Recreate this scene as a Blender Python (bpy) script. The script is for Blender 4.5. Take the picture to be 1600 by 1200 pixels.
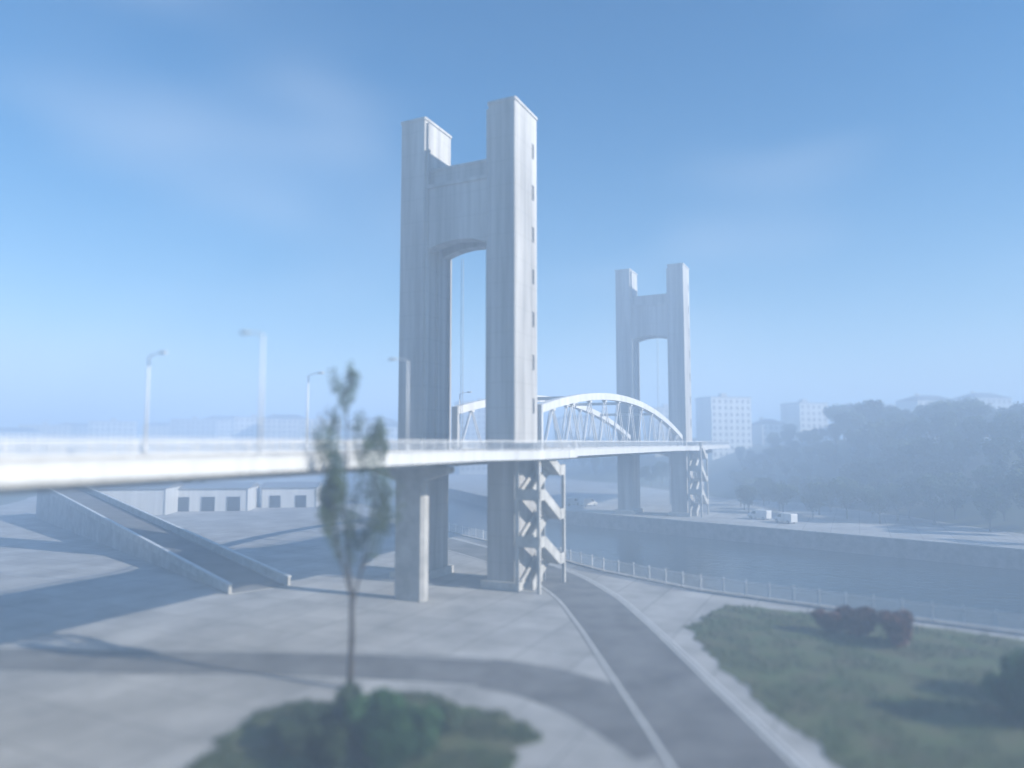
import bpy, math, random
from mathutils import Vector, Matrix, noise

for o in list(bpy.data.objects):
    bpy.data.objects.remove(o, do_unlink=True)
scene = bpy.context.scene
C = scene.collection
R = math.radians

# ---------------------------------------------------------------- camera, sky, sun, exposure
EYE = 17.0                                   # the quay is z = 0, the viewer stands at deck level
cam_data = bpy.data.cameras.new('camera')
cam_data.sensor_width = 36.0
cam_data.lens = 36.0 * 1110.0 / 1600.0
cam_data.clip_end = 6000.0
cam_data.clip_start = 0.1
cam = bpy.data.objects.new('camera', cam_data)
cam.location = (0, 0, EYE)
cam.rotation_euler = (R(90) + math.atan(90 / 1110), 0, 0)
C.objects.link(cam)
scene.camera = cam
cam_data.dof.use_dof = True
cam_data.dof.focus_distance = 125.0
cam_data.dof.aperture_fstop = cam_data.lens / 1000.0 / 0.9    # very wide lens: soft foreground

BA = math.atan2(0.902, 0.432)                # bearing of the bridge
D = Vector((math.cos(BA), math.sin(BA), 0))
W = Vector((-D.y, D.x, 0))                   # across the bridge, away from the viewer
O = Vector((0.37, 83.0, 0))                  # near corner of the near tower

SUN_EL = R(26)
sun_h = (-W + D * 0.06).normalized()
sun_dir = Vector((sun_h.x * math.cos(SUN_EL), sun_h.y * math.cos(SUN_EL), math.sin(SUN_EL)))
world = bpy.data.worlds.new('World')
scene.world = world
world.use_nodes = True
nt = world.node_tree
nt.nodes.clear()
wout = nt.nodes.new('ShaderNodeOutputWorld')
wbg = nt.nodes.new('ShaderNodeBackground')
wbg.inputs['Strength'].default_value = 0.048
sky = nt.nodes.new('ShaderNodeTexSky')
sky.sky_type = 'NISHITA'
sky.sun_disc = False
sky.sun_elevation = SUN_EL
sky.sun_rotation = math.atan2(sun_h.x, sun_h.y)
sky.air_density = 1.4
sky.dust_density = 0.0
sky.ozone_density = 6.0
# thin high cloud
tc = nt.nodes.new('ShaderNodeTexCoord')
mp = nt.nodes.new('ShaderNodeMapping')
mp.inputs['Scale'].default_value = (1.1, 1.1, 2.6)
mp.inputs['Location'].default_value = (4.7, 2.2, 0.3)
nz = nt.nodes.new('ShaderNodeTexNoise')
nz.inputs['Scale'].default_value = 1.5
nz.inputs['Detail'].default_value = 2.0
nz.inputs['Roughness'].default_value = 0.5
rp = nt.nodes.new('ShaderNodeMapRange')
rp.inputs['From Min'].default_value = 0.50
rp.inputs['From Max'].default_value = 0.84
rp.inputs['To Max'].default_value = 0.45
rp.interpolation_type = 'SMOOTHSTEP'
mx = nt.nodes.new('ShaderNodeMix')
mx.data_type = 'RGBA'
mx.inputs['B'].default_value = (6.4, 7.0, 8.0, 1)
L = nt.links.new
L(tc.outputs['Generated'], mp.inputs['Vector'])
L(mp.outputs['Vector'], nz.inputs['Vector'])
L(nz.outputs['Fac'], rp.inputs['Value'])
L(rp.outputs['Result'], mx.inputs['Factor'])
hs = nt.nodes.new('ShaderNodeHueSaturation')
hs.inputs['Saturation'].default_value = 1.35
L(sky.outputs['Color'], hs.inputs['Color'])
L(hs.outputs['Color'], mx.inputs['A'])
L(mx.outputs['Result'], wbg.inputs['Color'])
L(wbg.outputs['Background'], wout.inputs['Surface'])

sd = bpy.data.lights.new('sun', 'SUN')
sd.energy = 3.4
sd.angle = R(0.5)
sd.color = (1.0, 0.95, 0.88)
sun = bpy.data.objects.new('sun', sd)
sun.rotation_euler = sun_dir.to_track_quat('Z', 'Y').to_euler()
sun.location = (60, -40, 120)
C.objects.link(sun)

scene.view_settings.view_transform = 'Standard'
scene.view_settings.look = 'None'
scene.view_settings.gamma = 1.0
scene.view_settings.exposure = 1.45
scene.cycles.use_denoising = True
scene.cycles.max_bounces = 6
scene.cycles.diffuse_bounces = 3
scene.cycles.glossy_bounces = 3
scene.cycles.transparent_max_bounces = 8
scene.cycles.volume_bounces = 5
HAZE_DENSITY = 0.0043
HAZE_COLOR = (0.62, 0.79, 1.0)

# ---------------------------------------------------------------- materials
MATS = {}
def mat(name, col, rough=0.8, var=0.12, scale=1.0, bump=0.0, bscale=12.0, col2=None, streak=False, metal=0.0, spec=0.4, lifts=0, slab=0):
    if name in MATS:
        return MATS[name]
    m = bpy.data.materials.new(name)
    m.use_nodes = True
    t = m.node_tree
    b = t.nodes['Principled BSDF']
    b.inputs['Roughness'].default_value = rough
    b.inputs['Metallic'].default_value = metal
    b.inputs['Specular IOR Level'].default_value = spec
    co = t.nodes.new('ShaderNodeTexCoord')
    n1 = t.nodes.new('ShaderNodeTexNoise')
    n1.inputs['Scale'].default_value = scale
    n1.inputs['Detail'].default_value = 6
    n1.inputs['Roughness'].default_value = 0.62
    if streak:                                # rain streaks run down the face
        ma = t.nodes.new('ShaderNodeMapping')
        ma.inputs['Scale'].default_value = (1.0, 1.0, 0.06)
        t.links.new(co.outputs['Object'], ma.inputs['Vector'])
        t.links.new(ma.outputs['Vector'], n1.inputs['Vector'])
    else:
        t.links.new(co.outputs['Object'], n1.inputs['Vector'])
    r = t.nodes.new('ShaderNodeValToRGB')
    c2 = col2 or [c * (1 - 2.2 * var) for c in col]
    r.color_ramp.elements[0].position = 0.34
    r.color_ramp.elements[1].position = 0.66
    r.color_ramp.elements[0].color = (*c2, 1)
    r.color_ramp.elements[1].color = (*[min(1, c * (1 + 0.4 * var)) for c in col], 1)
    t.links.new(n1.outputs['Fac'], r.inputs['Fac'])
    t.links.new(r.outputs['Color'], b.inputs['Base Color'])
    if lifts:                                 # horizontal pour lines
        sx = t.nodes.new('ShaderNodeSeparateXYZ'); t.links.new(co.outputs['Object'], sx.inputs['Vector'])
        md = t.nodes.new('ShaderNodeMath'); md.operation = 'PINGPONG'; md.inputs[1].default_value = lifts / 2
        t.links.new(sx.outputs['Z'], md.inputs[0])
        lr = t.nodes.new('ShaderNodeMapRange'); lr.inputs['From Max'].default_value = 0.07; lr.inputs['To Min'].default_value = 0.78
        t.links.new(md.outputs[0], lr.inputs['Value'])
        ml = t.nodes.new('ShaderNodeMix'); ml.data_type = 'RGBA'; ml.blend_type = 'MULTIPLY'; ml.inputs['Factor'].default_value = 1.0
        t.links.new(r.outputs['Color'], ml.inputs['A']); t.links.new(lr.outputs['Result'], ml.inputs['B'])
        t.links.new(ml.outputs['Result'], b.inputs['Base Color'])
    if slab:                                  # sawn joints, tar filled
        bk = t.nodes.new('ShaderNodeTexBrick'); bk.inputs['Scale'].default_value = 1.0
        bk.inputs['Brick Width'].default_value = slab; bk.inputs['Row Height'].default_value = slab
        bk.inputs['Mortar Size'].default_value = 0.06; bk.inputs['Mortar Smooth'].default_value = 0.3; bk.offset = 0.0
        bk.inputs['Color1'].default_value = (1, 1, 1, 1); bk.inputs['Color2'].default_value = (0.86, 0.86, 0.86, 1); bk.inputs['Mortar'].default_value = (0.45, 0.45, 0.45, 1)
        mr = t.nodes.new('ShaderNodeMapping'); mr.inputs['Rotation'].default_value = (0, 0, 0.45)
        t.links.new(co.outputs['Object'], mr.inputs['Vector']); t.links.new(mr.outputs['Vector'], bk.inputs['Vector'])
        ml = t.nodes.new('ShaderNodeMix'); ml.data_type = 'RGBA'; ml.blend_type = 'MULTIPLY'; ml.inputs['Factor'].default_value = 1.0
        t.links.new(r.outputs['Color'], ml.inputs['A']); t.links.new(bk.outputs['Color'], ml.inputs['B'])
        t.links.new(ml.outputs['Result'], b.inputs['Base Color'])
    if bump:
        n2 = t.nodes.new('ShaderNodeTexNoise')
        n2.inputs['Scale'].default_value = bscale
        n2.inputs['Detail'].default_value = 4
        t.links.new(co.outputs['Object'], n2.inputs['Vector'])
        bp = t.nodes.new('ShaderNodeBump')
        bp.inputs['Strength'].default_value = bump
        bp.inputs['Distance'].default_value = 0.05
        t.links.new(n2.outputs['Fac'], bp.inputs['Height'])
        t.links.new(bp.outputs['Normal'], b.inputs['Normal'])
    MATS[name] = m
    return m

def leaf_mat(name, c1, c2):
    m = mat(name, c1, rough=0.6, scale=0.35, col2=c2, spec=0.25)
    b = m.node_tree.nodes['Principled BSDF']
    b.inputs['Subsurface Weight'].default_value = 0.0
    return m

concrete = mat('concrete', (0.42, 0.41, 0.397), 0.85, 0.20, 0.55, 0.35, 9.0, streak=True, lifts=3.0)
concrete_dark = mat('concrete_under', (0.45, 0.44, 0.42), 0.9, 0.16, 0.4, 0.3, 8.0)
stair_concrete = mat('stair_concrete', (0.50, 0.49, 0.46), 0.85, 0.12, 0.8, 0.3, 9.0)
white = mat('white_paint', (0.64, 0.64, 0.63), 0.45, 0.08, 0.9, streak=True)
white_steel = mat('white_steel', (0.66, 0.66, 0.655), 0.4, 0.06, 1.2)
grey_steel = mat('grey_steel', (0.42, 0.43, 0.44), 0.45, 0.08, 2.0, metal=0.6)
glass = mat('window_glass', (0.035, 0.045, 0.055), 0.12, 0.1, 0.5)
dark = mat('dark_recess', (0.03, 0.03, 0.032), 0.8, 0.1)
asphalt = mat('asphalt', (0.19, 0.187, 0.183), 0.9, 0.18, 0.25, 0.5, 30.0)
apron_m = mat('quay_apron', (0.45, 0.44, 0.42), 0.9, 0.15, 0.16, 0.4, 22.0, slab=5.0)
marking = mat('road_paint', (0.72, 0.72, 0.70), 0.7, 0.14, 3.0)
stone = mat('quay_stone', (0.26, 0.245, 0.22), 0.9, 0.2, 0.7, 0.6, 4.0)
coping_m = mat('coping_stone', (0.40, 0.385, 0.36), 0.85, 0.14, 1.0, 0.3, 8.0)
grass_m = mat('grass_ground', (0.070, 0.105, 0.035), 0.95, 0.2, 0.4, 0.8, 18.0, col2=(0.11, 0.105, 0.055))
hill_m = mat('hill_ground', (0.060, 0.085, 0.040), 0.95, 0.2, 0.03, 0.6, 2.0, col2=(0.11, 0.10, 0.065))
bark = mat('bark', (0.075, 0.062, 0.052), 0.95, 0.2, 2.0, 0.6, 10.0)
leaf_a = leaf_mat('leaf_dark', (0.050, 0.080, 0.036), (0.032, 0.054, 0.026))
leaf_b = leaf_mat('leaf_mid', (0.055, 0.088, 0.032), (0.032, 0.052, 0.022))
leaf_g = leaf_mat('leaf_bright', (0.050, 0.130, 0.045), (0.030, 0.080, 0.030))
leaf_r = leaf_mat('leaf_red', (0.15, 0.055, 0.042), (0.085, 0.040, 0.032))
tyre_m = mat('tyre', (0.02, 0.02, 0.02), 0.9, 0.1)
lamp_glass = mat('lamp_glass', (0.62, 0.64, 0.66), 0.2, 0.03)

def water_material():
    m = bpy.data.materials.new('river_water')
    m.use_nodes = True
    t = m.node_tree
    b = t.nodes['Principled BSDF']
    b.inputs['Base Color'].default_value = (0.022, 0.040, 0.050, 1)
    b.inputs['Roughness'].default_value = 0.09
    b.inputs['IOR'].default_value = 1.33
    co = t.nodes.new('ShaderNodeTexCoord')
    ma = t.nodes.new('ShaderNodeMapping')
    ma.inputs['Scale'].default_value = (1.0, 1.7, 1.0)
    ma.inputs['Rotation'].default_value = (0, 0, 0.5)
    n = t.nodes.new('ShaderNodeTexNoise')
    n.inputs['Scale'].default_value = 0.55
    n.inputs['Detail'].default_value = 5
    bp = t.nodes.new('ShaderNodeBump')
    bp.inputs['Strength'].default_value = 0.5
    bp.inputs['Distance'].default_value = 0.35
    t.links.new(co.outputs['Object'], ma.inputs['Vector'])
    t.links.new(ma.outputs['Vector'], n.inputs['Vector'])
    t.links.new(n.outputs['Fac'], bp.inputs['Height'])
    t.links.new(bp.outputs['Normal'], b.inputs['Normal'])
    return m

# ---------------------------------------------------------------- mesh helpers
class MB:
    def __init__(s):
        s.v = []; s.f = []
    def add(s, vs, fs):
        n = len(s.v); s.v.extend(tuple(p) for p in vs)
        s.f.extend(tuple(i + n for i in f) for f in fs); return s
    def box(s, x0, x1, y0, y1, z0, z1):
        return s.add([(x0,y0,z0),(x1,y0,z0),(x1,y1,z0),(x0,y1,z0),(x0,y0,z1),(x1,y0,z1),(x1,y1,z1),(x0,y1,z1)],
                     [(0,3,2,1),(4,5,6,7),(0,1,5,4),(1,2,6,5),(2,3,7,6),(3,0,4,7)])
    def cbox(s, x0, x1, y0, y1, z0, z1, c):
        """box with chamfered upright edges"""
        p = [(x0+c,y0),(x1-c,y0),(x1,y0+c),(x1,y1-c),(x1-c,y1),(x0+c,y1),(x0,y1-c),(x0,y0+c)]
        return s.prism(p, z0, z1)
    def prism(s, p, z0, z1):
        n = len(p)
        vs = [(x, y, z0) for x, y in p] + [(x, y, z1) for x, y in p]
        return s.add(vs, [tuple(range(n))[::-1], tuple(range(n, 2*n))] + [(i, (i+1) % n, n+(i+1) % n, n+i) for i in range(n)])
    def wall(s, p, y0, y1):
        """outline p of (x, z), pushed from y0 to y1"""
        n = len(p)
        vs = [(x, y0, z) for x, z in p] + [(x, y1, z) for x, z in p]
        return s.add(vs, [tuple(range(n)), tuple(range(n, 2*n))[::-1]] + [(i, n+i, n+(i+1) % n, (i+1) % n) for i in range(n)])
    def tube(s, a, b, r0, r1=None, n=6, cap=True):
        a = Vector(a); b = Vector(b); r1 = r0 if r1 is None else r1
        d = (b - a).normalized()
        u = d.orthogonal().normalized(); w = d.cross(u)
        vs = []
        for c, r in ((a, r0), (b, r1)):
            for i in range(n):
                t = 2 * math.pi * i / n
                vs.append(c + u * (r * math.cos(t)) + w * (r * math.sin(t)))
        fs = [(i, (i+1) % n, n+(i+1) % n, n+i) for i in range(n)]
        if cap: fs += [tuple(range(n))[::-1], tuple(range(n, 2*n))]
        return s.add(vs, fs)
    def bar(s, a, b, wx, wz):
        """rectangular bar from a to b: wx wide, wz deep"""
        a = Vector(a); b = Vector(b); d = (b - a).normalized()
        up = Vector((0, 0, 1)) if abs(d.z) < 0.95 else Vector((1, 0, 0))
        u = d.cross(up).normalized() * (wx / 2); w = u.cross(d).normalized() * (wz / 2)
        vs = [a-u-w, a+u-w, a+u+w, a-u+w, b-u-w, b+u-w, b+u+w, b-u+w]
        return s.add(vs, [(0,3,2,1),(4,5,6,7),(0,1,5,4),(1,2,6,5),(2,3,7,6),(3,0,4,7)])
    def sweep(s, path, prof):
        """profile of (dy, dz) carried along path of (x, y, z)"""
        n = len(prof); vs = []
        for x, y, z in path:
            vs += [(x, y + dy, z + dz) for dy, dz in prof]
        fs = []
        for k in range(len(path) - 1):
            for i in range(n):
                j = (i + 1) % n
                fs.append((k*n+i, k*n+j, (k+1)*n+j, (k+1)*n+i))
        fs += [tuple(range(n))[::-1], tuple((len(path)-1)*n + i for i in range(n))]
        return s.add(vs, fs)
    def mesh(s, name):
        m = bpy.data.meshes.new(name); m.from_pydata(s.v, [], s.f)
        import bmesh
        if len(s.f) < 60000:
            b = bmesh.new(); b.from_mesh(m); bmesh.ops.recalc_face_normals(b, faces=b.faces); b.to_mesh(m); b.free()
        m.update(); return m
    def build(s, name, material, parent=None, smooth=False):
        m = s.mesh(name); m.materials.append(material)
        if smooth:
            for p in m.polygons: p.use_smooth = True
        o = bpy.data.objects.new(name, m); C.objects.link(o)
        if parent: o.parent = parent
        return o

def inst(name, mesh, parent, loc=(0,0,0), rz=0.0, scale=None):
    o = bpy.data.objects.new(name, mesh); C.objects.link(o); o.parent = parent
    o.location = loc; o.rotation_euler = (0, 0, rz)
    if scale: o.scale = scale
    return o
def tag(o, label=None, cat=None, group=None, kind=None):
    if label: o['label'] = label
    if cat: o['category'] = cat
    if group: o['group'] = group
    if kind: o['kind'] = kind
    return o
def thing(name, label, cat, loc=(0,0,0), rz=0.0, group=None):
    o = bpy.data.objects.new(name, None); C.objects.link(o)
    o.location = loc; o.rotation_euler = (0, 0, rz); o.empty_display_size = 0.5
    return tag(o, label, cat, group)
def copy_tree(o, parent=None):
    c = o.copy(); C.objects.link(c)
    if parent: c.parent = parent
    for ch in list(o.children): copy_tree(ch, c)
    return c
def structure(o): o['kind'] = 'structure'; return o
def smooth(a, b, x):
    t = max(0.0, min(1.0, (x - a) / (b - a))); return t * t * (3 - 2 * t)
def bw(s, w, z=0.0):                          # bridge coordinates to the world
    p = O + D * s + W * w; return Vector((p.x, p.y, z))

# ---------------------------------------------------------------- ground, water, quays
near_edge = [(92,-60),(84,10),(68,44),(52,60),(36,72),(22,83),(12.5,95),(5,109),(-14,140),(-38,190),(-68,260),(-110,400),(-160,700),(-200,1200)]
far_edge = [(860,-74),(420,-45),(230,14),(140,68),(92,103),(61,132),(36,155),(12,178),(-8,222),(-34,290),(-68,400),(-110,700),(-140,1200)]
def flat(name, pts, z, m):
    mb = MB(); mb.add([(x, y, z) for x, y in pts], [tuple(range(len(pts)))])
    return mb.build(name, m)
structure(flat('river_water', [(-870,-75),(870,-75),(870,1250),(-870,1250)], -3.2, water_material()))
structure(flat('quay_ground', near_edge + [(-860,1200),(-860,-60)], 0.0, apron_m))
structure(flat('far_quay_ground', far_edge + [(860,1200)], 0.0, apron_m))

def quay_wall(name, edge, side, label):
    root = thing(name, label, 'quay wall', (edge[3][0], edge[3][1], -3.6))
    mb = MB(); cp = MB()
    for (x0, y0), (x1, y1) in zip(edge, edge[1:]):
        a = Vector((x0, y0, 0)); b = Vector((x1, y1, 0)); t = (b - a).normalized()
        n = Vector((-t.y, t.x, 0)) * side            # towards the water
        off = Vector((edge[3][0], edge[3][1], -3.6))
        def q(p, k, z): r = p + n * k; return (r.x - off.x, r.y - off.y, z - off.z)
        for m, k0, k1, z0, z1 in ((mb, -0.5, 0.06, -3.6, -0.03), (cp, -0.75, 0.16, -0.03, 0.14)):
            vs = [q(a,k0,z0),q(a,k1,z0),q(b,k1,z0),q(b,k0,z0),q(a,k0,z1),q(a,k1,z1),q(b,k1,z1),q(b,k0,z1)]
            m.add(vs, [(0,3,2,1),(4,5,6,7),(0,1,5,4),(1,2,6,5),(2,3,7,6),(3,0,4,7)])
    mb.build('wall', stone, root); cp.build('coping', coping_m, root)
quay_wall('quay_wall', near_edge, -1, 'stone quay wall with pale coping beside the near tower')
quay_wall('quay_wall', far_edge, 1, 'stone quay wall below the far tower across the river')

def seg_dist(px, py, edge):
    best = 1e9
    for (x0, y0), (x1, y1) in zip(edge, edge[1:]):
        dx, dy = x1 - x0, y1 - y0
        t = max(0, min(1, ((px-x0)*dx + (py-y0)*dy) / (dx*dx + dy*dy)))
        best = min(best, math.hypot(px - x0 - t*dx, py - y0 - t*dy))
    return best
def on_far(px, py):
    for (x0, y0), (x1, y1) in zip(far_edge, far_edge[1:]):
        if min(x0, x1) <= px <= max(x0, x1):
            return py > y0 + (px - x0) / (x1 - x0) * (y1 - y0)
    return px > 0
def ground_z(x, y):
    nse = 2.6 * noise.noise(Vector((x * 0.012, y * 0.012, 3.1))) + 1.0 * noise.noise(Vector((x * 0.05, y * 0.05, 7.7)))
    if on_far(x, y):
        d = seg_dist(x, y, far_edge)
        e = smooth(84, 118, x)
        return -0.7 + 15.0 * smooth(48, 190, d) + e * 13.0 * smooth(9, 75, d) * (1 - smooth(80, 200, d)) + nse * smooth(48, 120, d) + 10 * smooth(250, 700, d)
    d = seg_dist(x, y, near_edge)
    k = smooth(150, 195, y) * smooth(75, 190, d)
    return -0.7 + k * (16.0 + nse) + 12 * smooth(250, 700, d) * smooth(200, 320, y)
def hillside():
    mb = MB(); nx, ny = 150, 105
    xs = [-850 + 1700 * i / nx for i in range(nx + 1)]
    ys = [100 + 1080 * (j / ny) ** 1.3 for j in range(ny + 1)]
    for y in ys:
        for x in xs: mb.v.append((x, y, ground_z(x, y)))
    for j in range(ny):
        for i in range(nx):
            a = j * (nx + 1) + i
            if max(mb.v[k][2] for k in (a, a+1, a+nx+1, a+nx+2)) > -0.6:
                mb.f.append((a, a + 1, a + nx + 2, a + nx + 1))
    return structure(mb.build('hillside', hill_m, smooth=True))
hillside()

# the grassy bank the viewer stands on
def embankment():
    mb = MB(); nx, ny = 60, 30
    for j in range(ny + 1):
        for i in range(nx + 1):
            x = -110 + 200 * i / nx; y = -58 + 110 * j / ny
            s = (Vector((x, y, 0)) - O).dot(D)
            z = -0.25 + 15.6 * smooth(-62, -76, s) + 0.35 * noise.noise(Vector((x * 0.2, y * 0.2, 0))) * smooth(-62, -68, s)
            mb.v.append((x, y, z))
    for j in range(ny):
        for i in range(nx):
            a = j * (nx + 1) + i
            if max(mb.v[k][2] for k in (a, a+1, a+nx+1, a+nx+2)) > -0.2:
                mb.f.append((a, a + 1, a + nx + 2, a + nx + 1))
    return structure(mb.build('grass_embankment', grass_m, smooth=True))
embankment()

# roads with painted edge lines
def strip(name, pts, w0, w1, z, m, kind=True, dash=None):
    mb = MB(); P = [Vector((x, y, 0)) for x, y in pts]
    fine = []
    for k in range(len(P) - 1):                     # Catmull-Rom
        p0 = P[max(k-1, 0)]; p1 = P[k]; p2 = P[k+1]; p3 = P[min(k+2, len(P)-1)]
        for i in range(12):
            t = i / 12
            fine.append(0.5 * ((2*p1) + (p2-p0)*t + (2*p0-5*p1+4*p2-p3)*t*t + (3*p1-p0-3*p2+p3)*t**3))
    fine.append(P[-1])
    rows = []; run = 0.0
    for k, p in enumerate(fine):
        t = (fine[min(k+1, len(fine)-1)] - fine[max(k-1, 0)]).normalized(); n = Vector((t.y, -t.x, 0))
        if k: run += (p - fine[k-1]).length
        rows.append((p + n * w0, p + n * w1, run))
    for a, b in zip(rows, rows[1:]):
        if dash and int(a[2] / dash) % 2: continue
        mb.add([(a[0].x,a[0].y,z),(a[1].x,a[1].y,z),(b[1].x,b[1].y,z),(b[0].x,b[0].y,z)], [(0,1,2,3)])
    o = mb.build(name, m)
    return structure(o) if kind else o
quay_road = [(16,8),(12.5,30),(11.2,45),(10.2,58),(9.2,70),(7.6,82),(3,97),(-9,118),(-30,152),(-50,190)]
strip('quay_road', quay_road, -3.6, 3.6, 0.006, asphalt)
strip('road_marking', quay_road, 3.15, 3.35, 0.012, marking)
strip('road_marking', quay_road, 3.6, 3.8, 0.012, marking)
strip('road_marking', quay_road, -3.35, -3.15, 0.012, marking)
side_road = [(-90,62),(-62,59),(-36,57),(-16,56),(-2,54),(5,49),(9.5,41)]
strip('side_road', side_road, -3.2, 3.2, 0.010, asphalt)
strip('road_marking', side_road[:-2], -3.0, -2.84, 0.016, marking)
strip('road_marking', side_road[:-2], 2.84, 3.0, 0.016, marking)
# verge to the right of the road, behind a kerb
def ragged(pts, amp, seed):
    out = []
    for (x0, y0), (x1, y1) in zip(pts, pts[1:] + pts[:1]):
        n = max(1, int(math.hypot(x1 - x0, y1 - y0) / 0.6))
        for k in range(n):
            x = x0 + (x1 - x0) * k / n; y = y0 + (y1 - y0) * k / n
            out.append((x + amp * noise.noise(Vector((x * 0.5, y * 0.5, seed))) + amp * 0.6 * noise.noise(Vector((x * 2.1, y * 2.1, seed))), y + amp * 0.5 * noise.noise(Vector((x, y, seed + 9)))))
    return out
verge_pts = ragged([(21.0,12),(17.9,30),(16.6,45),(15.8,58),(16.2,67),(22,76),(34.5,69.5),(50,57.5),(65,42),(80,10)], 0.9, 2.0)
vm = MB(); vm.prism(verge_pts, -0.05, 0.05); structure(vm.build('grass_verge', grass_m))
patch_pts = []
for k in range(90):
    a = 2 * math.pi * k / 90; v = Vector((math.cos(a), math.sin(a), 0))
    r = 1 + 0.22 * noise.noise(v * 1.6 + Vector((4, 0, 0))) + 0.10 * noise.noise(v * 6.0) + 0.05 * noise.noise(v * 17.0)
    patch_pts.append((-8.0 + 8.6 * r * v.x, 41.5 + 8.0 * r * v.y))
pm = MB(); pm.prism(patch_pts, -0.05, 0.03); structure(pm.build('planted_island', grass_m))

# ---------------------------------------------------------------- towers
TOP = 58.4
def tower(s0, label, prefix):
    root = thing('lift_tower', label, 'bridge tower', bw(s0, -1.0 if s0 > 50 else 0, 0), BA, 'towers of the lift bridge')
    for w0, inner in ((0.0, 1), (12.8, -1)):
        leg = MB(); leg.cbox(0, 6.6, w0, w0 + 3.7, -0.3, TOP, 0.12)
        lg = leg.build('leg', concrete, root)
        cp = MB(); cp.cbox(-0.12, 6.72, w0 - 0.12, w0 + 3.82, TOP, TOP + 0.35, 0.15); cp.build('coping', concrete, lg)
        pl = MB(); pl.cbox(-0.6, 7.2, w0 - 0.6, w0 + 4.3, -0.3, 0.9, 0.2); pl.build('plinth', stair_concrete, lg)
        # upright guide ribs on the face that looks at the lift span road
        yf = w0 + 3.7 if inner > 0 else w0
        for x in (0.25, 3.0, 5.9):
            g = MB(); g.box(x, x + 0.5, min(yf, yf + inner * 0.35), max(yf, yf + inner * 0.35), 15.7, 49.6 if x > 1 else TOP - 0.4)
            g.build('guide_rib', concrete, lg)
        # slit windows down the outer face
        yo = w0 if inner > 0 else w0 + 3.7
        for k in range(7):
            z = 20.4 + k * 5.4
            fr = MB(); y0, y1 = sorted((yo, yo - inner * 0.07))
            for a, b, c, d in ((4.98, 5.08, z, z + 2.0), (5.46, 5.56, z, z + 2.0), (5.08, 5.46, z, z + 0.1), (5.08, 5.46, z + 1.9, z + 2.0)):
                fr.box(a, b, y0, y1, c, d)
            w = fr.build('slit_window', concrete, lg)
            # the pane sits a little proud of the leg, inside the frame
            pn = MB(); y0, y1 = sorted((yo + inner * 0.02, yo - inner * 0.015)); pn.box(5.08, 5.46, y0, y1, z + 0.1, z + 1.9)
            pn.build('pane', dark, lg)
    # cross beams with a shallow arched underside, front and back wall and a top slab
    def outline(z0, z1, rise):
        p = []
        for k in range(17):
            t = k / 16; p.append((3.7 + 9.1 * t, z0 + rise * (1 - (2*t - 1) ** 2)))
        return p + [(12.8, z1), (3.7, z1)]
    def yz_wall(pts, x0, x1):
        n = len(pts); mb = MB()
        vs = [(x0, y, z) for y, z in pts] + [(x1, y, z) for y, z in pts]
        mb.add(vs, [tuple(range(n)), tuple(range(n, 2*n))[::-1]] + [(i, n+i, n+(i+1) % n, (i+1) % n) for i in range(n)])
        return mb
    cb = yz_wall(outline(41.3, 49.3, 0.9), 0.45, 2.3).build('cross_beam', concrete, root)
    yz_wall(outline(41.3, 49.3, 0.9), 4.6, 6.2).build('cross_beam', concrete, root)
    ts = MB(); ts.box(0.2, 6.4, 3.7, 12.8, 49.3, 49.75); ts.build('beam_slab', concrete, root)
    up = MB(); up.box(1.0, 5.6, 3.7, 12.8, 49.75, 51.7); up.build('beam_upstand', concrete, root)
    cp = MB(); cp.box(0.85, 5.75, 3.7, 12.8, 51.7, 52.0); cp.build('coping', concrete, root)
    return root
tower(0.0, 'nearer and larger pale concrete lift tower, two tall legs joined by a crossbeam', 'near')
tower(89.7, 'farther and smaller concrete lift tower, beyond the white arches', 'far')

# ---------------------------------------------------------------- stair towers outside the near legs
def stair_tower(s0, label):
    root = thing('stair_tower', label, 'staircase', bw(s0, -1.0 if s0 > 50 else 0, 0), BA, 'zigzag stairs at the tower feet')
    H = 5.28; n = 3
    for k in range(n):
        z = k * H
        for j, (ya, yb, xa, xb, z0) in enumerate(((-1.75, -0.35, 0.9, 5.6, z), (-3.3, -1.9, 5.6, 0.9, z + H / 2))):
            st = MB(); steps = 15; dz = H / 2 / steps; dx = (xb - xa) / steps
            for i in range(steps):                        # solid sloped flight with real steps
                x0, x1 = sorted((xa + dx * i, xa + dx * (i + 1)))
                st.box(x0, x1, ya, yb, z0 + dz * i - 0.12, z0 + dz * (i + 1))
            fl = st.build('flight', stair_concrete, root)
            for y in (ya, yb):
                pr = MB()
                p = [(xa, z0 - 0.32), (xb, z0 + H/2 - 0.32), (xb, z0 + H/2 + 1.0), (xa, z0 + 1.0)]
                pr.wall(p, y - 0.08, y + 0.08); pr.build('parapet', stair_concrete, fl)
        for xa, xb, zz in ((5.68, 7.2, z + H / 2), (-0.7, 0.82, z + H)):
            ld = MB(); ld.box(xa, xb, -3.4, -0.3, zz - 0.25, zz); l = ld.build('landing', stair_concrete, root)
            pr = MB(); xo = xb if xa > 3 else xa
            pr.box(xo - 0.08, xo + 0.08, -3.4, -0.3, zz, zz + 1.0)
            if xa > 3: pr.box(xa, xb - 0.09, -3.4, -3.25, zz, zz + 1.0)
            elif k < n - 1: pr.box(xa + 0.09, xb, -3.4, -3.25, zz, zz + 1.0)
            pr.build('parapet', stair_concrete, l)
    for x, y in ((-0.55, -3.2), (7.05, -3.2), (-0.55, -0.5), (7.05, -0.5)):
        c = MB(); c.cbox(x - 0.2, x + 0.2, y - 0.2, y + 0.2, 0, H * n - 0.26 - (H/2 if x > 3 else 0), 0.04); c.build('column', stair_concrete, root)
    return root
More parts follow.
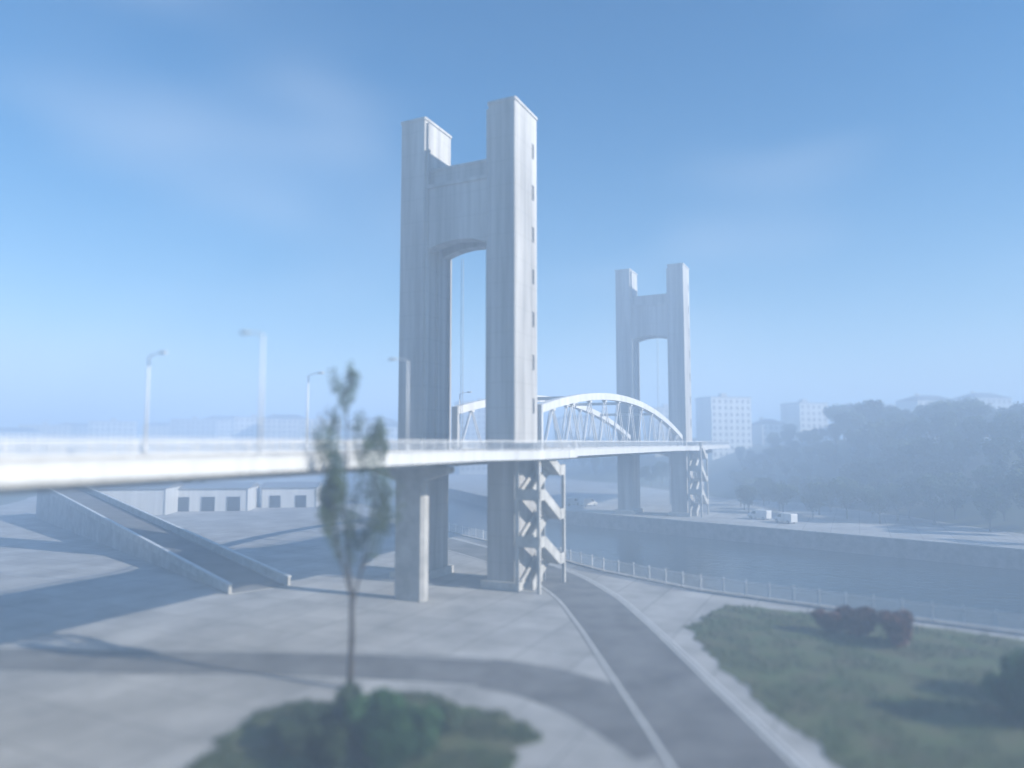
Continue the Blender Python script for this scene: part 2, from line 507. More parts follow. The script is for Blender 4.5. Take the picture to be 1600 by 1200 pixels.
stair_tower(0.0, 'concrete zigzag staircase at the foot of the nearer tower')
stair_tower(89.7, 'concrete zigzag staircase at the foot of the farther tower')

# ---------------------------------------------------------------- decks
def bulge(s):                                       # the footways swing out round the tower legs
    b = 0.0
    for c in (3.3, 93.0):
        b = max(b, smooth(13.5, 6.0, abs(s - c)))
    return b
def edge_w(s, side): return (-1.0 - 2.9 * bulge(s)) if side < 0 else (17.5 + 2.9 * bulge(s))
post_mesh = MB().box(-0.035, 0.035, -0.03, 0.03, 0, 1.08).mesh('post'); post_mesh.materials.append(white_steel)
brk = MB(); brk.wall([(-0.13, 0)] * 0 or [(0, 0), (0, -1.15), (0.5, -1.15), (2.4, -0.3), (2.4, 0)], 0, 0.22)

def deck(name, label, cat, sA, sB, piers=(), ribbed=True):
    root = thing(name, label, cat, bw(sA, 0, 0), BA)
    n = max(8, int((sB - sA) / 1.5)); S = [sA + (sB - sA) * k / n for k in range(n + 1)]
    def path(side, z): return [(s - sA, edge_w(s, side), z) for s in S]
    # slab from edge to edge
    sl = MB()
    for s in S:
        a, b = edge_w(s, -1) + 0.3, edge_w(s, 1) - 0.3
        sl.v += [(s - sA, a, 15.55), (s - sA, b, 15.55), (s - sA, b, 15.85), (s - sA, a, 15.85)]
    for k in range(n):
        for i in range(4):
            j = (i + 1) % 4; sl.f.append((k*4+i, k*4+j, (k+1)*4+j, (k+1)*4+i))
    sl.f += [(3, 2, 1, 0), (n*4, n*4+1, n*4+2, n*4+3)]
    sl.build('deck_slab', concrete_dark, root)
    rd = MB(); rd.box(0.0, sB - sA, 4.1, 12.4, 15.85, 15.90); rd.build('roadway', asphalt, root)
    for w in (3.85, 12.4):
        kb = MB(); kb.box(0.0, sB - sA, w, w + 0.25, 15.85, 16.0); kb.build('kerb', coping_m, root)
    for side in (-1, 1):
        eb = MB(); eb.sweep(path(side, 0), [(-0.16, 15.02), (0.16, 15.02), (0.3, 15.3), (0.3, 16.05), (-0.16, 16.05)] if side < 0 else
                            [(-0.3, 15.3), (-0.16, 15.02), (0.16, 15.02), (0.16, 16.05), (-0.3, 16.05)])
        e = eb.build('edge_beam', white, root)
        lp = MB(); lp.sweep(path(side, 0), [(-0.26 * -side if side > 0 else -0.22, 15.95), (-0.16 if side < 0 else 0.16, 15.95), (-0.16 if side < 0 else 0.16, 16.02), (-0.22 if side < 0 else 0.22, 16.02)])
        lp.build('drip_lip', white, e)
        rl = MB()
        rl.sweep(path(side, 17.1), [(-0.06, -0.04), (0.06, -0.04), (0.06, 0.03), (-0.06, 0.03)])
        rl.sweep(path(side, 16.98), [(-0.02, -0.02), (0.02, -0.02), (0.02, 0.02), (-0.02, 0.02)])
        rl.sweep(path(side, 16.15), [(-0.03, -0.025), (0.03, -0.025), (0.03, 0.025), (-0.03, 0.025)])
        rail = rl.build('railing', white_steel, root)
        m = int((sB - sA) / 2.0)
        for k in range(m + 1):
            s = sA + 0.15 + (sB - sA - 0.3) * k / m
            inst('post', post_mesh, rail, (s - sA, edge_w(s, side), 16.05))
        bars = MB(); m = int((sB - sA) / 0.15)
        for k in range(m):
            s = sA + 0.1 + k * 0.15; y = edge_w(s, side)
            bars.box(s - sA - 0.017, s - sA + 0.017, y - 0.012, y + 0.012, 16.17, 16.97)
        tag(bars.build('railing_bars', white_steel, rail), kind='stuff')
    # two deep girders and brackets under the footways
    for w in (4.4, 10.9):
        g = MB(); g.box(0.02, sB - sA - 0.02, w, w + 1.2, 14.3, 15.55)
        g.build('girder', concrete_dark, root)
    m = int((sB - sA) / 3.0)
    for k in range(m + 1):
        s = 0.3 + (sB - sA - 0.6) * k / m; y = edge_w(s + sA, -1) + 0.2
        b = MB(); p = [(y, 15.55), (y, 15.35), (4.4, 14.6), (4.4, 15.55)]
        vs = [(s - 0.13, a, c) for a, c in p] + [(s + 0.13, a, c) for a, c in p]
        b.add(vs, [(0,1,2,3),(7,6,5,4)] + [(i, 4+i, 4+(i+1) % 4, (i+1) % 4) for i in range(4)])
        b.build('bracket', concrete, root)
        cbm = MB(); cbm.box(s - 0.13, s + 0.13, 5.6, 10.9, 14.7, 15.55); cbm.build('cross_girder', concrete_dark, root)
    for ps in piers:
        pr = MB(); pr.cbox(ps - sA - 0.75, ps - sA + 0.75, 6.3, 10.1, -0.3, 12.8, 0.35); pr.build('pier', concrete_dark, root)
        cap = MB()
        p = [(6.3, 12.8), (10.1, 12.8), (13.0, 13.7), (13.0, 14.3), (3.4, 14.3), (3.4, 13.7)]
        x0, x1 = ps - sA - 0.85, ps - sA + 0.85
        vs = [(x0, a, c) for a, c in p] + [(x1, a, c) for a, c in p]
        cap.add(vs, [tuple(range(6)), tuple(range(6, 12))[::-1]] + [(i, 6+i, 6+(i+1) % 6, (i+1) % 6) for i in range(6)])
        cap.build('pier_cap', concrete_dark, root)
    return root
deck('approach_viaduct', 'white-edged road viaduct with railings coming in from the left', 'viaduct', -74.0, 6.9, piers=(-9.0, -62.0))
deck('approach_viaduct', 'far road viaduct with white edge running right beyond the farther tower', 'viaduct', 89.3, 152.0, piers=(120.0, 148.0))
span = deck('lift_span', 'white arched lift span with crossing hangers between the two towers', 'bridge span', 7.0, 89.2)

# arches and hangers of the lift span (local x = s - 7)
def rib_z(s): return 24.35 - 0.0028 * (s - 41.0) ** 2
RIBS = (0.15, 12.35)
for w in RIBS:
    mb = MB(); pts = [7.4 + (88.8 - 7.4) * k / 48 for k in range(49)]
    mb.sweep([(s - 7.0, w, rib_z(s)) for s in pts], [(-0.5, -0.55), (0.5, -0.55), (0.5, 0.5), (-0.5, 0.5)])
    rib = mb.build('arch_rib', white, span)
    for s in (7.4, 88.8):
        ep = MB(); ep.bar((s - 7.0, w, 15.86), (s - 7.0, w, rib_z(s) + 0.45), 0.9, 0.45); ep.build('end_post', white, rib)
    N = 11; step = (88.4 - 8.2) / N
    for k in range(N):
        s = 8.2 + step * (k + 0.5)
        for e in (-0.46, 0.46):
            sb = s + step * e
            if rib_z(sb) - 16 < 1.2: continue
            for off in (-0.16, 0.16):
                h = MB(); h.tube((s - 7.0 + off * 0.6, w + off, rib_z(s) - 0.5), (sb - 7.0, w + off, 15.86), 0.072, n=6)
                h.build('hanger', white_steel, rib)
        nd = MB(); nd.box(s - 7.4, s - 6.6, w - 0.3, w + 0.3, rib_z(s) - 0.85, rib_z(s) - 0.5); nd.build('hanger_node', white_steel, rib)
for s in (22.78, 37.4, 51.9, 66.5):
    cs = MB(); cs.bar((s - 7.0, RIBS[0] + 0.5, rib_z(s)), (s - 7.0, RIBS[1] - 0.5, rib_z(s)), 0.5, 0.5); cs.build('arch_strut', white, span)
for s, sg in ((7.35, 1), (88.85, -1)):
    for w in (5.0, 5.3, 11.2, 11.5):
        h = MB(); h.tube((s - 7.0, w, 15.9), (s - 7.0 - sg * 0.05, w, 41.6), 0.035, n=5); h.build('lift_rope', grey_steel, span)

# ---------------------------------------------------------------- street lamps on the deck
def lamp(s, w, side, label):
    root = thing('street_lamp', label, 'street lamp', bw(s, w, 15.86), BA, 'street lamps on the bridge deck')
    p = MB(); p.tube((0,0,0), (0,0,0.9), 0.13, 0.13, 8); p.tube((0,0,0.9), (0,0,8.2), 0.095, 0.06, 8); p.build('pole', white_steel, root, True)
    b = MB(); b.cbox(-0.2, 0.2, -0.2, 0.2, 0, 0.06, 0.03); b.build('base_plate', grey_steel, root)
    a = MB(); q = [(0, 0, 8.1), (0, 0.25*side, 8.28), (0, 0.8*side, 8.4), (0, 1.35*side, 8.42)]
    for i in range(3): a.tube(q[i], q[i+1], 0.045, 0.04, 6)
    a.build('arm', white_steel, root, True)
    h = MB(); y0, y1 = sorted((1.3*side, 2.05*side)); h.prism([(-0.09, y0), (0.09, y0), (0.17, (y0+y1)/2), (0.1, y1), (-0.1, y1), (-0.17, (y0+y1)/2)], 8.36, 8.52)
    hd = h.build('lamp_head', white_steel, root)
    g = MB(); y0, y1 = sorted((1.42*side, 1.95*side)); g.box(-0.09, 0.09, y0, y1, 8.33, 8.357); g.build('lens', lamp_glass, hd)
lamp(-40.1, -0.55, 1, 'tallest white street lamp on the deck, arm reaching left')
lamp(-23.1, -0.55, 1, 'white street lamp just left of the nearer tower, arm reaching left')
lamp(-35.1, 17.05, -1, 'leftmost white street lamp on the far side of the deck')
lamp(-15.9, 17.05, -1, 'white street lamp left of the tall tree, on the far side of the deck')
lamp(16.7, 17.05, -1, 'white street lamp seen between the legs of the nearer tower')

# ---------------------------------------------------------------- fence on the quay edge
def quay_fence():
    pts = [Vector((x, y, 0)) for x, y in near_edge[2:9]]
    root = thing('quay_fence', 'pale steel bar fence along the near quay edge', 'fence', (pts[3].x, pts[3].y, 0.0))
    off = Vector((pts[3].x, pts[3].y, 0))
    pm = MB().box(-0.05, 0.05, -0.05, 0.05, 0, 1.75).mesh('post'); pm.materials.append(white_steel)
    rails = MB(); bars = MB()
    for a, b in zip(pts, pts[1:]):
        t = (b - a).normalized(); n = Vector((-t.y, t.x, 0)) * 0.55
        a2 = a + n - off; b2 = b + n - off; ln = (b2 - a2).length
        for z in (0.32, 1.6): rails.bar(a2 + Vector((0,0,z)), b2 + Vector((0,0,z)), 0.06, 0.06)
        k = max(1, round(ln / 2.6))
        for i in range(k):
            p = a2 + t * (ln * i / k); inst('post', pm, root, (p.x, p.y, 0.14), math.atan2(t.y, t.x))
        m = int(ln / 0.28)
        for i in range(m):
            p = a2 + t * (ln * (i + 0.5) / m); bars.bar(p + Vector((0,0,0.3)), p + Vector((0,0,1.72)), 0.07, 0.03)
    rails.build('rail', white_steel, root)
    tag(bars.build('fence_bars', white_steel, root), kind='stuff')
quay_fence()

# ---------------------------------------------------------------- ramp and sheds on the left quay
def ramp():
    a = Vector((-31.5, 81, 0)); b = Vector((-106, 160, 0)); t = (b - a).normalized(); n = Vector((t.y, -t.x, 0)); ln = (b - a).length
    root = thing('access_ramp', 'long pale concrete ramp rising to the left behind the viaduct', 'ramp', a, math.atan2(t.y, t.x))
    bd = MB(); bd.wall([(0, -0.2), (ln, -0.2), (ln, 7.0), (0, 0.05)], -7.0, 0.0); bd.build('ramp_body', concrete_dark, root)
    rd = MB(); z0, z1 = 0.056, 7.006
    rd.add([(0, -6.6, z0), (ln, -6.6, z1), (ln, -0.4, z1), (0, -0.4, z0)], [(0,1,2,3)]); rd.build('roadway', asphalt, root)
    for y in (0.0, -7.0):
        p = MB(); p.wall([(0, 0.02), (ln, 6.95), (ln, 7.95), (0, 1.0)], y - 0.17, y + 0.17); p.build('parapet', stair_concrete, root)
        c = MB(); c.wall([(-0.05, 1.003), (ln, 7.953), (ln, 8.08), (-0.05, 1.13)], y - 0.24, y + 0.24); c.build('coping', white, root)
ramp()
def shed(px, Y, wid, dep, h, label, doors):
    X = (px - 800) / 1110 * Y
    root = thing('quay_shed', label, 'shed', (X, Y, 0), 0.12, 'low white sheds on the left quay')
    b = MB(); b.box(-wid/2, wid/2, 0, dep, -0.2, h); w = b.build('wall', white, root)
    r = MB(); r.add([(-wid/2-.3,-.3,h),(wid/2+.3,-.3,h),(wid/2+.3,dep+.3,h),(-wid/2-.3,dep+.3,h),(-wid/2-.3,dep/2,h+1.1),(wid/2+.3,dep/2,h+1.1)],
                    [(0,1,5,4),(2,3,4,5),(0,4,3),(1,2,5),(3,2,1,0)]); r.build('roof', grey_steel, root)
    for x, dw, dh in doors:
        d = MB(); d.box(x - dw/2, x + dw/2, -0.06, 0.03, 0.02, dh); dr = d.build('door', dark, root)
        fr = MB()
        for a, b, c, e in ((x - dw/2 - 0.16, x - dw/2, 0.0, dh + 0.16), (x + dw/2, x + dw/2 + 0.16, 0.0, dh + 0.16), (x - dw/2, x + dw/2, dh, dh + 0.16)):
            fr.box(a, b, -0.12, 0.02, c, e)
        for k in range(1, 6): fr.box(x - dw/2, x + dw/2, -0.085, -0.06, dh * k / 6 - 0.02, dh * k / 6 + 0.02)
        fr.build('door_frame', grey_steel, dr)
    gt = MB(); gt.box(-wid/2 - 0.3, wid/2 + 0.3, -0.46, -0.31, h - 0.12, h + 0.03); gt.build('gutter', grey_steel, root)
    for x in (-wid/2 + 0.25, wid/2 - 0.25):
        dp = MB(); dp.tube((x, -0.12, 0), (x, -0.12, h - 0.12), 0.06, n=6); dp.build('downpipe', grey_steel, root)
shed(205, 166, 17, 12, 6.2, 'white quay shed with dark gate, left of the ramp top', [(-6.2, 3.6, 3.8)])
shed(330, 176, 19, 12, 5.6, 'wide white quay shed in the middle, three dark doors', [(-6, 3, 3.4), (0, 3, 3.4), (6, 3, 3.4)])
shed(455, 186, 14, 10, 5.2, 'smallest white quay shed, nearest the river, with two doors', [(-3.5, 2.6, 3), (3, 2.6, 3)])

# ---------------------------------------------------------------- vans on the far quay
def make_van():
    root = thing('parked_van', 'white van parked on the far quay', 'van', (0,0,0), 0, 'vans on the far quay')
    b = MB(); prof = [(-2.4,0.35),(2.35,0.35),(2.45,0.9),(1.75,1.15),(1.15,1.95),(0.9,2.05),(-2.35,2.05),(-2.45,1.9)]
    b.wall(prof, -0.9, 0.9); bo = b.build('body', white, root)
    g = MB(); g.add([(1.72,-.75,1.2),(1.72,.75,1.2),(1.2,.72,1.92),(1.2,-.72,1.92)], [(0,1,2,3)])
    for v in range(len(g.v)): g.v[v] = (g.v[v][0] + 0.03, g.v[v][1], g.v[v][2] + 0.02)
    g.build('windscreen', glass, root)
    for y in (-0.905, 0.905):
        y0, y1 = sorted((y, y * 1.012)); w = MB(); w.wall([(0.3,1.2),(1.45,1.2),(1.0,1.85),(0.3,1.85)], y0, y1); w.build('side_window', glass, root)
    for x in (-1.5, 1.55):
        for y in (-0.82, 0.82):
            t = MB(); t.tube((x, y - 0.12, 0.34), (x, y + 0.12, 0.34), 0.34, n=16); ty = t.build('wheel', tyre_m, root)
            q = MB(); s_ = 1 if y > 0 else -1; q.tube((x, y + 0.10*s_, 0.34), (x, y + 0.135*s_, 0.34), 0.19, n=12); q.build('rim', grey_steel, ty)
    return root
van = make_van()
for i, (px, Y, rz, lb) in enumerate(((892, 192, 0.6, 'white van on the far quay, first in line below the lift span'),
                                      (918, 190, 0.65, 'white van on the far quay, second in line below the lift span'),
                                      (1182, 158, 2.2, 'white van on the far quay, left one of the pair right of the far stairs'),
                                      (1222, 151, 2.0, 'white van on the far quay, right one of the pair right of the far stairs'))):
    o = van if i == 0 else copy_tree(van)
    o.location = ((px - 800) / 1110 * Y, Y, 0.0); o.rotation_euler = (0, 0, rz); o['label'] = lb

# ---------------------------------------------------------------- town on the hills
plaster = [mat('plaster_white', (0.66, 0.65, 0.62), 0.85, 0.08, 0.3, streak=True), mat('plaster_cream', (0.58, 0.53, 0.45), 0.85, 0.1, 0.3, streak=True),
           mat('plaster_grey', (0.44, 0.44, 0.44), 0.85, 0.1, 0.3, streak=True)]
roofs = [mat('slate_roof', (0.10, 0.11, 0.125), 0.7, 0.15, 0.6), mat('flat_roof', (0.28, 0.28, 0.27), 0.9, 0.1, 0.5)]
def house(px, Y, wid, dep, top_px, style, rz, label):
    X = (px - 800) / 1110 * Y
    base = min(ground_z(X + a, Y + b) for a in (-wid/2, wid/2) for b in (-dep/2, dep/2)) - 0.3
    top = EYE + (690 - top_px) / 1110 * Y
    h = max(6.0, top - base - (2.6 if style % 2 == 0 else 0.6))
    root = thing('town_building', label, 'building', (X, Y, base), rz, 'town buildings on the skyline')
    b = MB(); b.box(-wid/2, wid/2, -dep/2, dep/2, 0, h); b.build('wall', plaster[style % 3], root)
    if style % 2 == 0:
        r = MB(); e = 0.4; x, y = wid/2 + e, dep/2 + e; k = max(0.5, x - y)
        r.add([(-x,-y,h),(x,-y,h),(x,y,h),(-x,y,h),(-k,0,h+2.6),(k,0,h+2.6)], [(0,1,5,4),(2,3,4,5),(0,4,3),(1,2,5),(3,2,1,0)])
        ro = r.build('roof', roofs[0], root)
        c = MB(); c.box(-wid/4 - 0.6, -wid/4 + 0.6, -0.4, 0.4, h + 0.8, h + 3.4); c.build('chimney', plaster[2], ro)
    else:
        r = MB(); r.box(-wid/2 - 0.2, wid/2 + 0.2, -dep/2 - 0.2, dep/2 + 0.2, h, h + 0.5); ro = r.build('roof', roofs[1], root)
        c = MB(); c.box(-1.6, 1.4, -1.2, 1.5, h + 0.5, h + 2.4); c.build('stair_head', plaster[2], ro)
    wn = MB(); fl = int((h - 1) / 3.0)
    for f in range(fl):
        z = h - 2.5 - f * 3.0
        n = int(wid / 2.8)
        for i in range(n):
            x = -wid/2 + wid * (i + 0.5) / n
            for y in (-dep/2,): wn.box(x - 0.6, x + 0.6, y - 0.05, y + 0.02, z, z + 1.6)
        n = int(dep / 3.2)
        for i in range(n):
            y = -dep/2 + dep * (i + 0.5) / n
            for x in (wid/2,): wn.box(x - 0.02, x + 0.05, y - 0.6, y + 0.6, z, z + 1.6)
    tag(wn.build('windows', glass, root), kind='stuff')
ords = ['first', 'second', 'third', 'fourth', 'fifth', 'sixth', 'seventh', 'eighth', 'ninth', 'tenth', 'eleventh', 'twelfth']
cols = ['white', 'cream', 'grey']
leftrow = [(18, 420, 30, 12, 668, 0), (72, 450, 26, 12, 664, 1), (128, 470, 34, 13, 661, 2), (178, 430, 24, 12, 658, 3), (262, 480, 30, 12, 660, 4), (305, 450, 26, 12, 655, 5),
           (352, 470, 28, 12, 650, 0), (398, 430, 24, 12, 652, 3), (446, 420, 26, 12, 648, 4), (500, 400, 22, 12, 655, 1), (582, 420, 28, 12, 652, 2), (612, 390, 20, 11, 660, 0)]
for i, (px, Y, w, d, tp, st) in enumerate(leftrow):
    house(px, Y, w, d, tp, st, 0.35 + 0.1 * math.sin(i * 2.1), f'{cols[st % 3]} town building above the left viaduct, {ords[i]} from the left edge')
for px, Y, w, d, tp, st, lb in (
        (752, 380, 26, 12, 628, 5, 'town building between the legs of the nearer tower, behind the arches'),
        (905, 400, 26, 12, 648, 0, 'town building behind the arches, left of the farther tower'),
        (1040, 380, 20, 12, 637, 1, 'town building behind the legs of the farther tower'),
        (1130, 330, 21, 13, 621, 3, 'broad white flat-roofed block just right of the farther tower'),
        (1200, 350, 16, 12, 655, 2, 'low grey building between the two tall blocks on the right'),
        (1256, 345, 16, 14, 630, 3, 'square white block, second tall one right of the farther tower'),
        (1385, 330, 20, 12, 632, 4, 'cream building on the wooded right hill, leftmost of the last three'),
        (1450, 320, 24, 12, 618, 0, 'white building on the wooded right hill, middle of the last three'),
        (1535, 330, 22, 12, 614, 2, 'grey building on the wooded right hill, nearest the right edge')):
    house(px, Y, w, d, tp, st, 0.3, lb)

# ---------------------------------------------------------------- trees and shrubs
def leaves(mb, rng, c, r, n, size, flat_=1.0):
    for _ in range(n):
        while True:
            p = Vector((rng.uniform(-1,1), rng.uniform(-1,1), rng.uniform(-1,1)))
            if p.length <= 1: break
        q = c + Vector((p.x * r, p.y * r, p.z * r * flat_))
        a = Vector((rng.gauss(0,1), rng.gauss(0,1), rng.gauss(0,1))).normalized(); b = a.orthogonal().normalized()
        k = size * rng.uniform(0.6, 1.3)
        mb.add([q - a*k, q + b*k*0.55, q + a*k, q - b*k*0.55], [(0,1,2,3)])
def branch(mb, rng, p, d, ln, r, depth, tips, up=0.15, spread=0.7):
    segs = 3; q = p
    for i in range(segs):
        d = (d + Vector((rng.gauss(0,.09), rng.gauss(0,.09), up * 0.4))).normalized()
        e = q + d * (ln / segs); r2 = r * (1 - 0.2)
        mb.tube(q, e, r, r2, 6 if depth > 1 else 4, cap=False); q = e; r = r2
        if depth == 0 or i > 0: tips.append(q.copy())
    if depth > 0:
        for _ in range(rng.randint(2, 3)):
            s = Vector((rng.gauss(0,1), rng.gauss(0,1), rng.gauss(0,.5)))
            branch(mb, rng, q, (d + s * spread * 0.5 + Vector((0,0,up))).normalized(), ln * rng.uniform(.6,.8), r * .72, depth - 1, tips, up, spread)
def tree_meshes(seed, h, depth, lsize, nleaf, lrad, up, spread, stems=1, clear=0.25, lm=None, elong=1.0):
    rng = random.Random(seed); wood = MB(); lf = MB(); tips = []
    top = Vector((0, 0, h * clear))
    wood.tube((0,0,-0.3), top, h * 0.022, h * 0.017, 9, cap=False)
    for k in range(stems):
        a = 2 * math.pi * k / stems + rng.uniform(-.3,.3); lean = spread * (0.45 if stems > 1 else 0.0)
        branch(wood, rng, top, Vector((math.cos(a)*lean, math.sin(a)*lean, 1)).normalized(), h * 0.30, h * 0.013, depth, tips, up, spread)
    for t in tips: leaves(lf, rng, t, lrad, nleaf, lsize, elong)
    a = wood.mesh('trunk'); a.materials.append(bark)
    b = lf.mesh('crown'); b.materials.append(lm or leaf_b)
    return a, b, max(t.z for t in tips)
def place_tree(name, label, cat, meshes, loc, rz, sc, group=None, names=('trunk', 'crown')):
    root = thing(name, label, cat, loc, rz, group); root.scale = sc
    inst(names[0], meshes[0], root); inst(names[1], meshes[1], root)
    return root
# the tall tree in front of the deck
def upright_tree(seed, h):
    rng = random.Random(seed); wood = MB(); lf = MB(); tips = []
    def leader(p, d, ln, r, nb):
        q = p; segs = 9
        for i in range(segs):
            d = (d + Vector((rng.gauss(0, .05), rng.gauss(0, .05), 0.10))).normalized()
            e = q + d * (ln / segs); r2 = r * 0.84
            wood.tube(q, e, r, r2, 8, cap=False); q = e; r = r2
            if i > 0:
                for _ in range(nb):
                    a = rng.uniform(0, 6.28); sd_ = Vector((math.cos(a) * 0.62, math.sin(a) * 0.62, 1)).normalized()
                    branch(wood, rng, q - d * rng.uniform(0, ln / segs), sd_, ln * 0.22 * (1.25 - i / segs), r * 0.5, 1, tips, 0.35, 0.6)
        tips.append(q)
    wood.tube((0, 0, -0.3), (0.1, 0, h * 0.16), 0.22, 0.18, 9, cap=False); wood.tube((0.1, 0, h * 0.16), (0.05, 0.1, h * 0.3), 0.18, 0.15, 9, cap=False)
    top = Vector((0.05, 0.1, h * 0.3))
    leader(top, Vector((-0.16, 0.05, 1)).normalized(), h * 0.68, 0.13, 2)
    leader(top - Vector((0, 0, 1.2)), Vector((0.26, -0.1, 1)).normalized(), h * 0.56, 0.11, 2)
    leader(top - Vector((0, 0, 0.4)), Vector((-0.30, -0.16, 1)).normalized(), h * 0.38, 0.09, 2)
    for t in tips: leaves(lf, rng, t, 0.42, 15, 0.13, 1.7)
    a = wood.mesh('trunk'); a.materials.append(bark); b = lf.mesh('crown'); b.materials.append(leaf_b)
    return a, b, max(t.z for t in tips)
tall = upright_tree(8, 21.0)
k = 22.3 / tall[2]
place_tree('tall_tree', 'tall slender tree with upright limbs in front of the deck, left of the tower', 'tree', tall, (-11.2, 50.5, 0.02), 0.4, (k, k, k))
# shrubs at its foot, on the verge
def shrub_meshes(seed, lm, n=260, size=0.13):
    rng = random.Random(seed); wood = MB(); lf = MB()
    for k in range(9):
        a = rng.uniform(0, 6.28); r = rng.uniform(.2, .9); e = Vector((math.cos(a)*r, math.sin(a)*r, rng.uniform(.7, 1.5)))
        wood.tube((math.cos(a)*.1, math.sin(a)*.1, -0.1), e, .035, .012, 5, cap=False)
        leaves(lf, rng, e, .5, n, size, .85)
        leaves(lf, rng, e * .6, .5, n // 2, size, .9)
    a = wood.mesh('stems'); a.materials.append(bark); b = lf.mesh('foliage'); b.materials.append(lm)
    return a, b
sh_d = [shrub_meshes(20 + i, leaf_a) for i in range(2)]; sh_g = [shrub_meshes(30 + i, leaf_g) for i in range(2)]; sh_r = [shrub_meshes(40, leaf_r)]
def shrub(label, m, x, y, z, rz, sc, group): return place_tree('shrub', label, 'shrub', m, (x, y, z), rz, sc, group, ('stems', 'foliage'))
nth = ['leftmost', 'second from the left', 'third from the left', 'middle', 'fifth from the left', 'sixth from the left', 'rightmost']
for i, (x, y, s, g) in enumerate(((-11.8, 41.4, 1.2, 0), (-9.2, 38.2, 1.3, 0), (-9.8, 42.6, 1.5, 0), (-7.6, 41.0, 1.7, 1), (-6.6, 38.6, 1.5, 1), (-5.4, 40.2, 1.4, 1), (-4.2, 43.0, 1.1, 0))):
    shrub(f'green shrub under the tall tree, {nth[i]} of the seven in the bed', (sh_g if g else sh_d)[i % 2], x, y, 0.03, x * 3, (s, s, s), 'shrubs under the tall tree')
shrub('bright green shrub at the right edge of the verge, the front one', sh_g[0], 31.8, 44.5, 0.04, 1.0, (2.1, 2.1, 2.1), 'green shrubs at the right edge')
shrub('bright green shrub at the right edge of the verge, the one behind', sh_g[1], 34.4, 48.4, 0.04, 2.0, (1.8, 1.8, 1.8), 'green shrubs at the right edge')
for (x, y, s), w in zip(((28.4, 67.6, 1.1), (30.3, 66.2, 1.35), (32.6, 63.8, 1.45)), ('leftmost', 'middle', 'rightmost')):
    shrub(f'reddish brown shrub on the verge near the quay fence, {w} of three', sh_r[0], x, y - 2.6, 0.04, x, (s * 1.3, s, s), 'reddish shrubs on the verge')
# grass tufts on the verge and the island
def tufts(name, label, poly, n, seed):
    rng = random.Random(seed); mb = MB()
    xs = [p[0] for p in poly]; ys = [p[1] for p in poly]
    def inside(x, y):
        c = False
        for (x0, y0), (x1, y1) in zip(poly, poly[1:] + poly[:1]):
            if (y0 > y) != (y1 > y) and x < (x1 - x0) * (y - y0) / (y1 - y0) + x0: c = not c
        return c
    k = 0
    while k < n:
        x = rng.uniform(min(xs), max(xs)); y = rng.uniform(max(30, min(ys)), max(ys))
        if not inside(x, y) or noise.noise(Vector((x * .35, y * .35, 1))) < -0.15: continue
        k += 1
        for _ in range(3):
            a = rng.uniform(0, 6.28); h = rng.uniform(.1, .38); w = .018
            dx, dy = math.cos(a), math.sin(a); lean = rng.uniform(0, .2)
            mb.add([(x - dy*w, y + dx*w, .1), (x + dy*w, y - dx*w, .1), (x + dx*lean, y + dy*lean, .1 + h)], [(0,1,2)])
            x += rng.uniform(-.06, .06); y += rng.uniform(-.06, .06)
    tag(mb.build(name, leaf_b), label, 'grass', kind='stuff')
tufts('grass', 'rough green grass on the verge right of the quay road', verge_pts, 15000, 1)
tufts('grass', 'rough green grass on the planted island under the tall tree', patch_pts, 6000, 2)
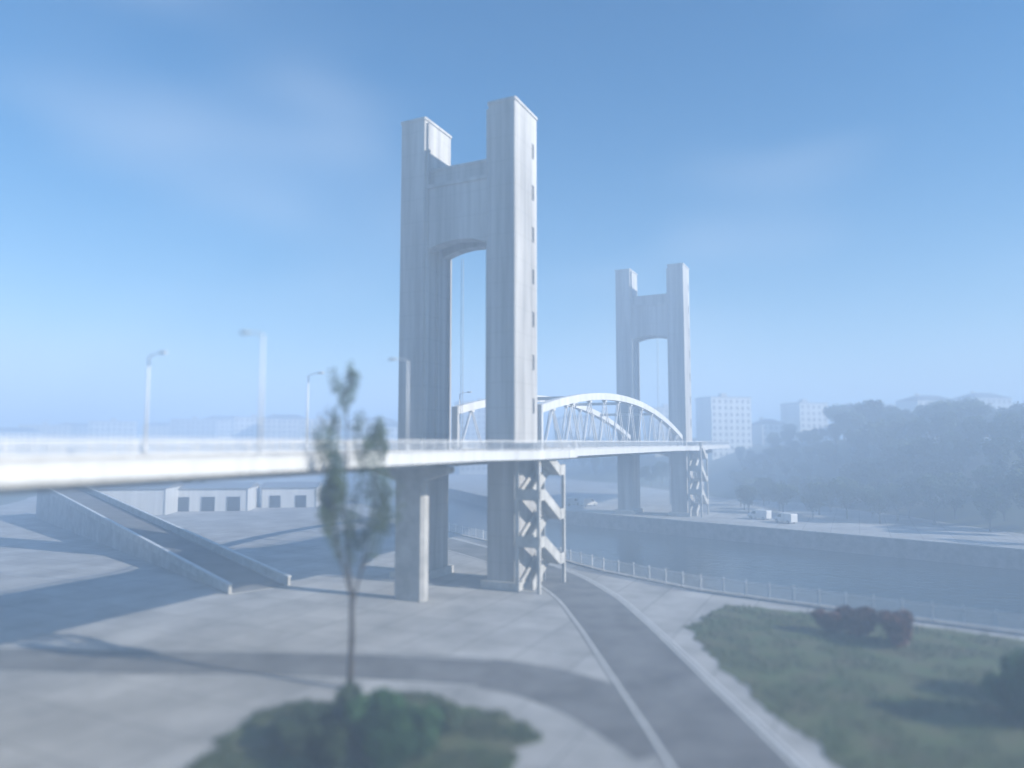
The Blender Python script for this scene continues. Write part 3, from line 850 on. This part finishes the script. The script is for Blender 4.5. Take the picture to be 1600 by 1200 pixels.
# hillside trees: five shapes, many individuals
hill_kinds = [tree_meshes(60 + i, 11.0, 2, 0.30, 52, (1.35, 1.1, 1.5, 1.0)[i], (0.12, 0.3, 0.05, 0.45)[i], (1.15, 0.9, 1.4, 0.6)[i], stems=(4, 5, 4, 5)[i], clear=(0.22, 0.16, 0.25, 0.12)[i], lm=(leaf_a, leaf_b, leaf_a, leaf_b)[i]) for i in range(4)]
rng = random.Random(11); placed = []
def hill_tree(x, y, s, label, group):
    z = max(0.0, ground_z(x, y)) - 0.1
    place_tree('hillside_tree', label, 'tree', hill_kinds[rng.randrange(4)], (x, y, z), rng.uniform(0, 6.28), (s * rng.uniform(.9, 1.15), s * rng.uniform(.9, 1.15), s), group)
tries = 0
while len(placed) < 190 and tries < 9000:
    tries += 1
    px = rng.uniform(1150, 1680); Y = rng.uniform(70, 290); X = (px - 800) / 1110 * Y
    d = seg_dist(X, Y, far_edge)
    if not on_far(X, Y) or d < (7 if X > 88 else 22) or any((X-a)**2 + (Y-b)**2 < 42 for a, b in placed): continue
    sb = (Vector((X, Y, 0)) - O).dot(D); wb = (Vector((X, Y, 0)) - O).dot(W)
    if -7 < wb < 24 and sb < 165: continue
    if px < 1310 and Y < 150 and X > 60: continue
    placed.append((X, Y))
    lb, gr = (('green tree in the front row at the foot of the right hill', 'trees along the far quay') if d < 34 else
              ('green tree on the slope of the hazy right hill', 'trees on the right slope') if d < 75 else
              ('green tree on the upper part of the hazy right hill', 'trees on top of the right hill'))
    hill_tree(X, Y, rng.uniform(.8, 1.35) * (0.62 if px < 1310 else 0.95 if X > 88 else 0.8), lb, gr)
placed2 = []; tries = 0
while len(placed2) < 55 and tries < 9000:
    tries += 1
    px = rng.uniform(-20, 1090); Y = rng.uniform(235, 400); X = (px - 800) / 1110 * Y
    d = min(seg_dist(X, Y, far_edge), seg_dist(X, Y, near_edge))
    sb = (Vector((X, Y, 0)) - O).dot(D); wb = (Vector((X, Y, 0)) - O).dot(W)
    if d < 32 or (-7 < wb < 24 and sb < 165) or any((X-a)**2 + (Y-b)**2 < 80 for a, b in placed2): continue
    if not on_far(X, Y) and X > -30: continue
    if ground_z(X, Y) < -0.65 and d < 40: continue
    placed2.append((X, Y)); hill_tree(X, Y, rng.uniform(.6, .95), 'green tree among the hazy town houses behind the bridge', 'trees among the town houses')

# ---------------------------------------------------------------- the hazy air
hz = MB(); hz.box(-900, 900, -90, 1290, -5.2, 61.5)
hm = bpy.data.materials.new('haze'); hm.use_nodes = True
t = hm.node_tree; t.nodes.clear()
ho = t.nodes.new('ShaderNodeOutputMaterial'); hv = t.nodes.new('ShaderNodeVolumePrincipled')
hv.inputs['Color'].default_value = (*HAZE_COLOR, 1)
hv.inputs['Density'].default_value = HAZE_DENSITY
hv.inputs['Anisotropy'].default_value = 0.0
t.links.new(hv.outputs['Volume'], ho.inputs['Volume'])
haze = hz.build('haze', hm)
tag(haze, 'pale blue haze filling the air over river and bridge', 'haze', kind='stuff')
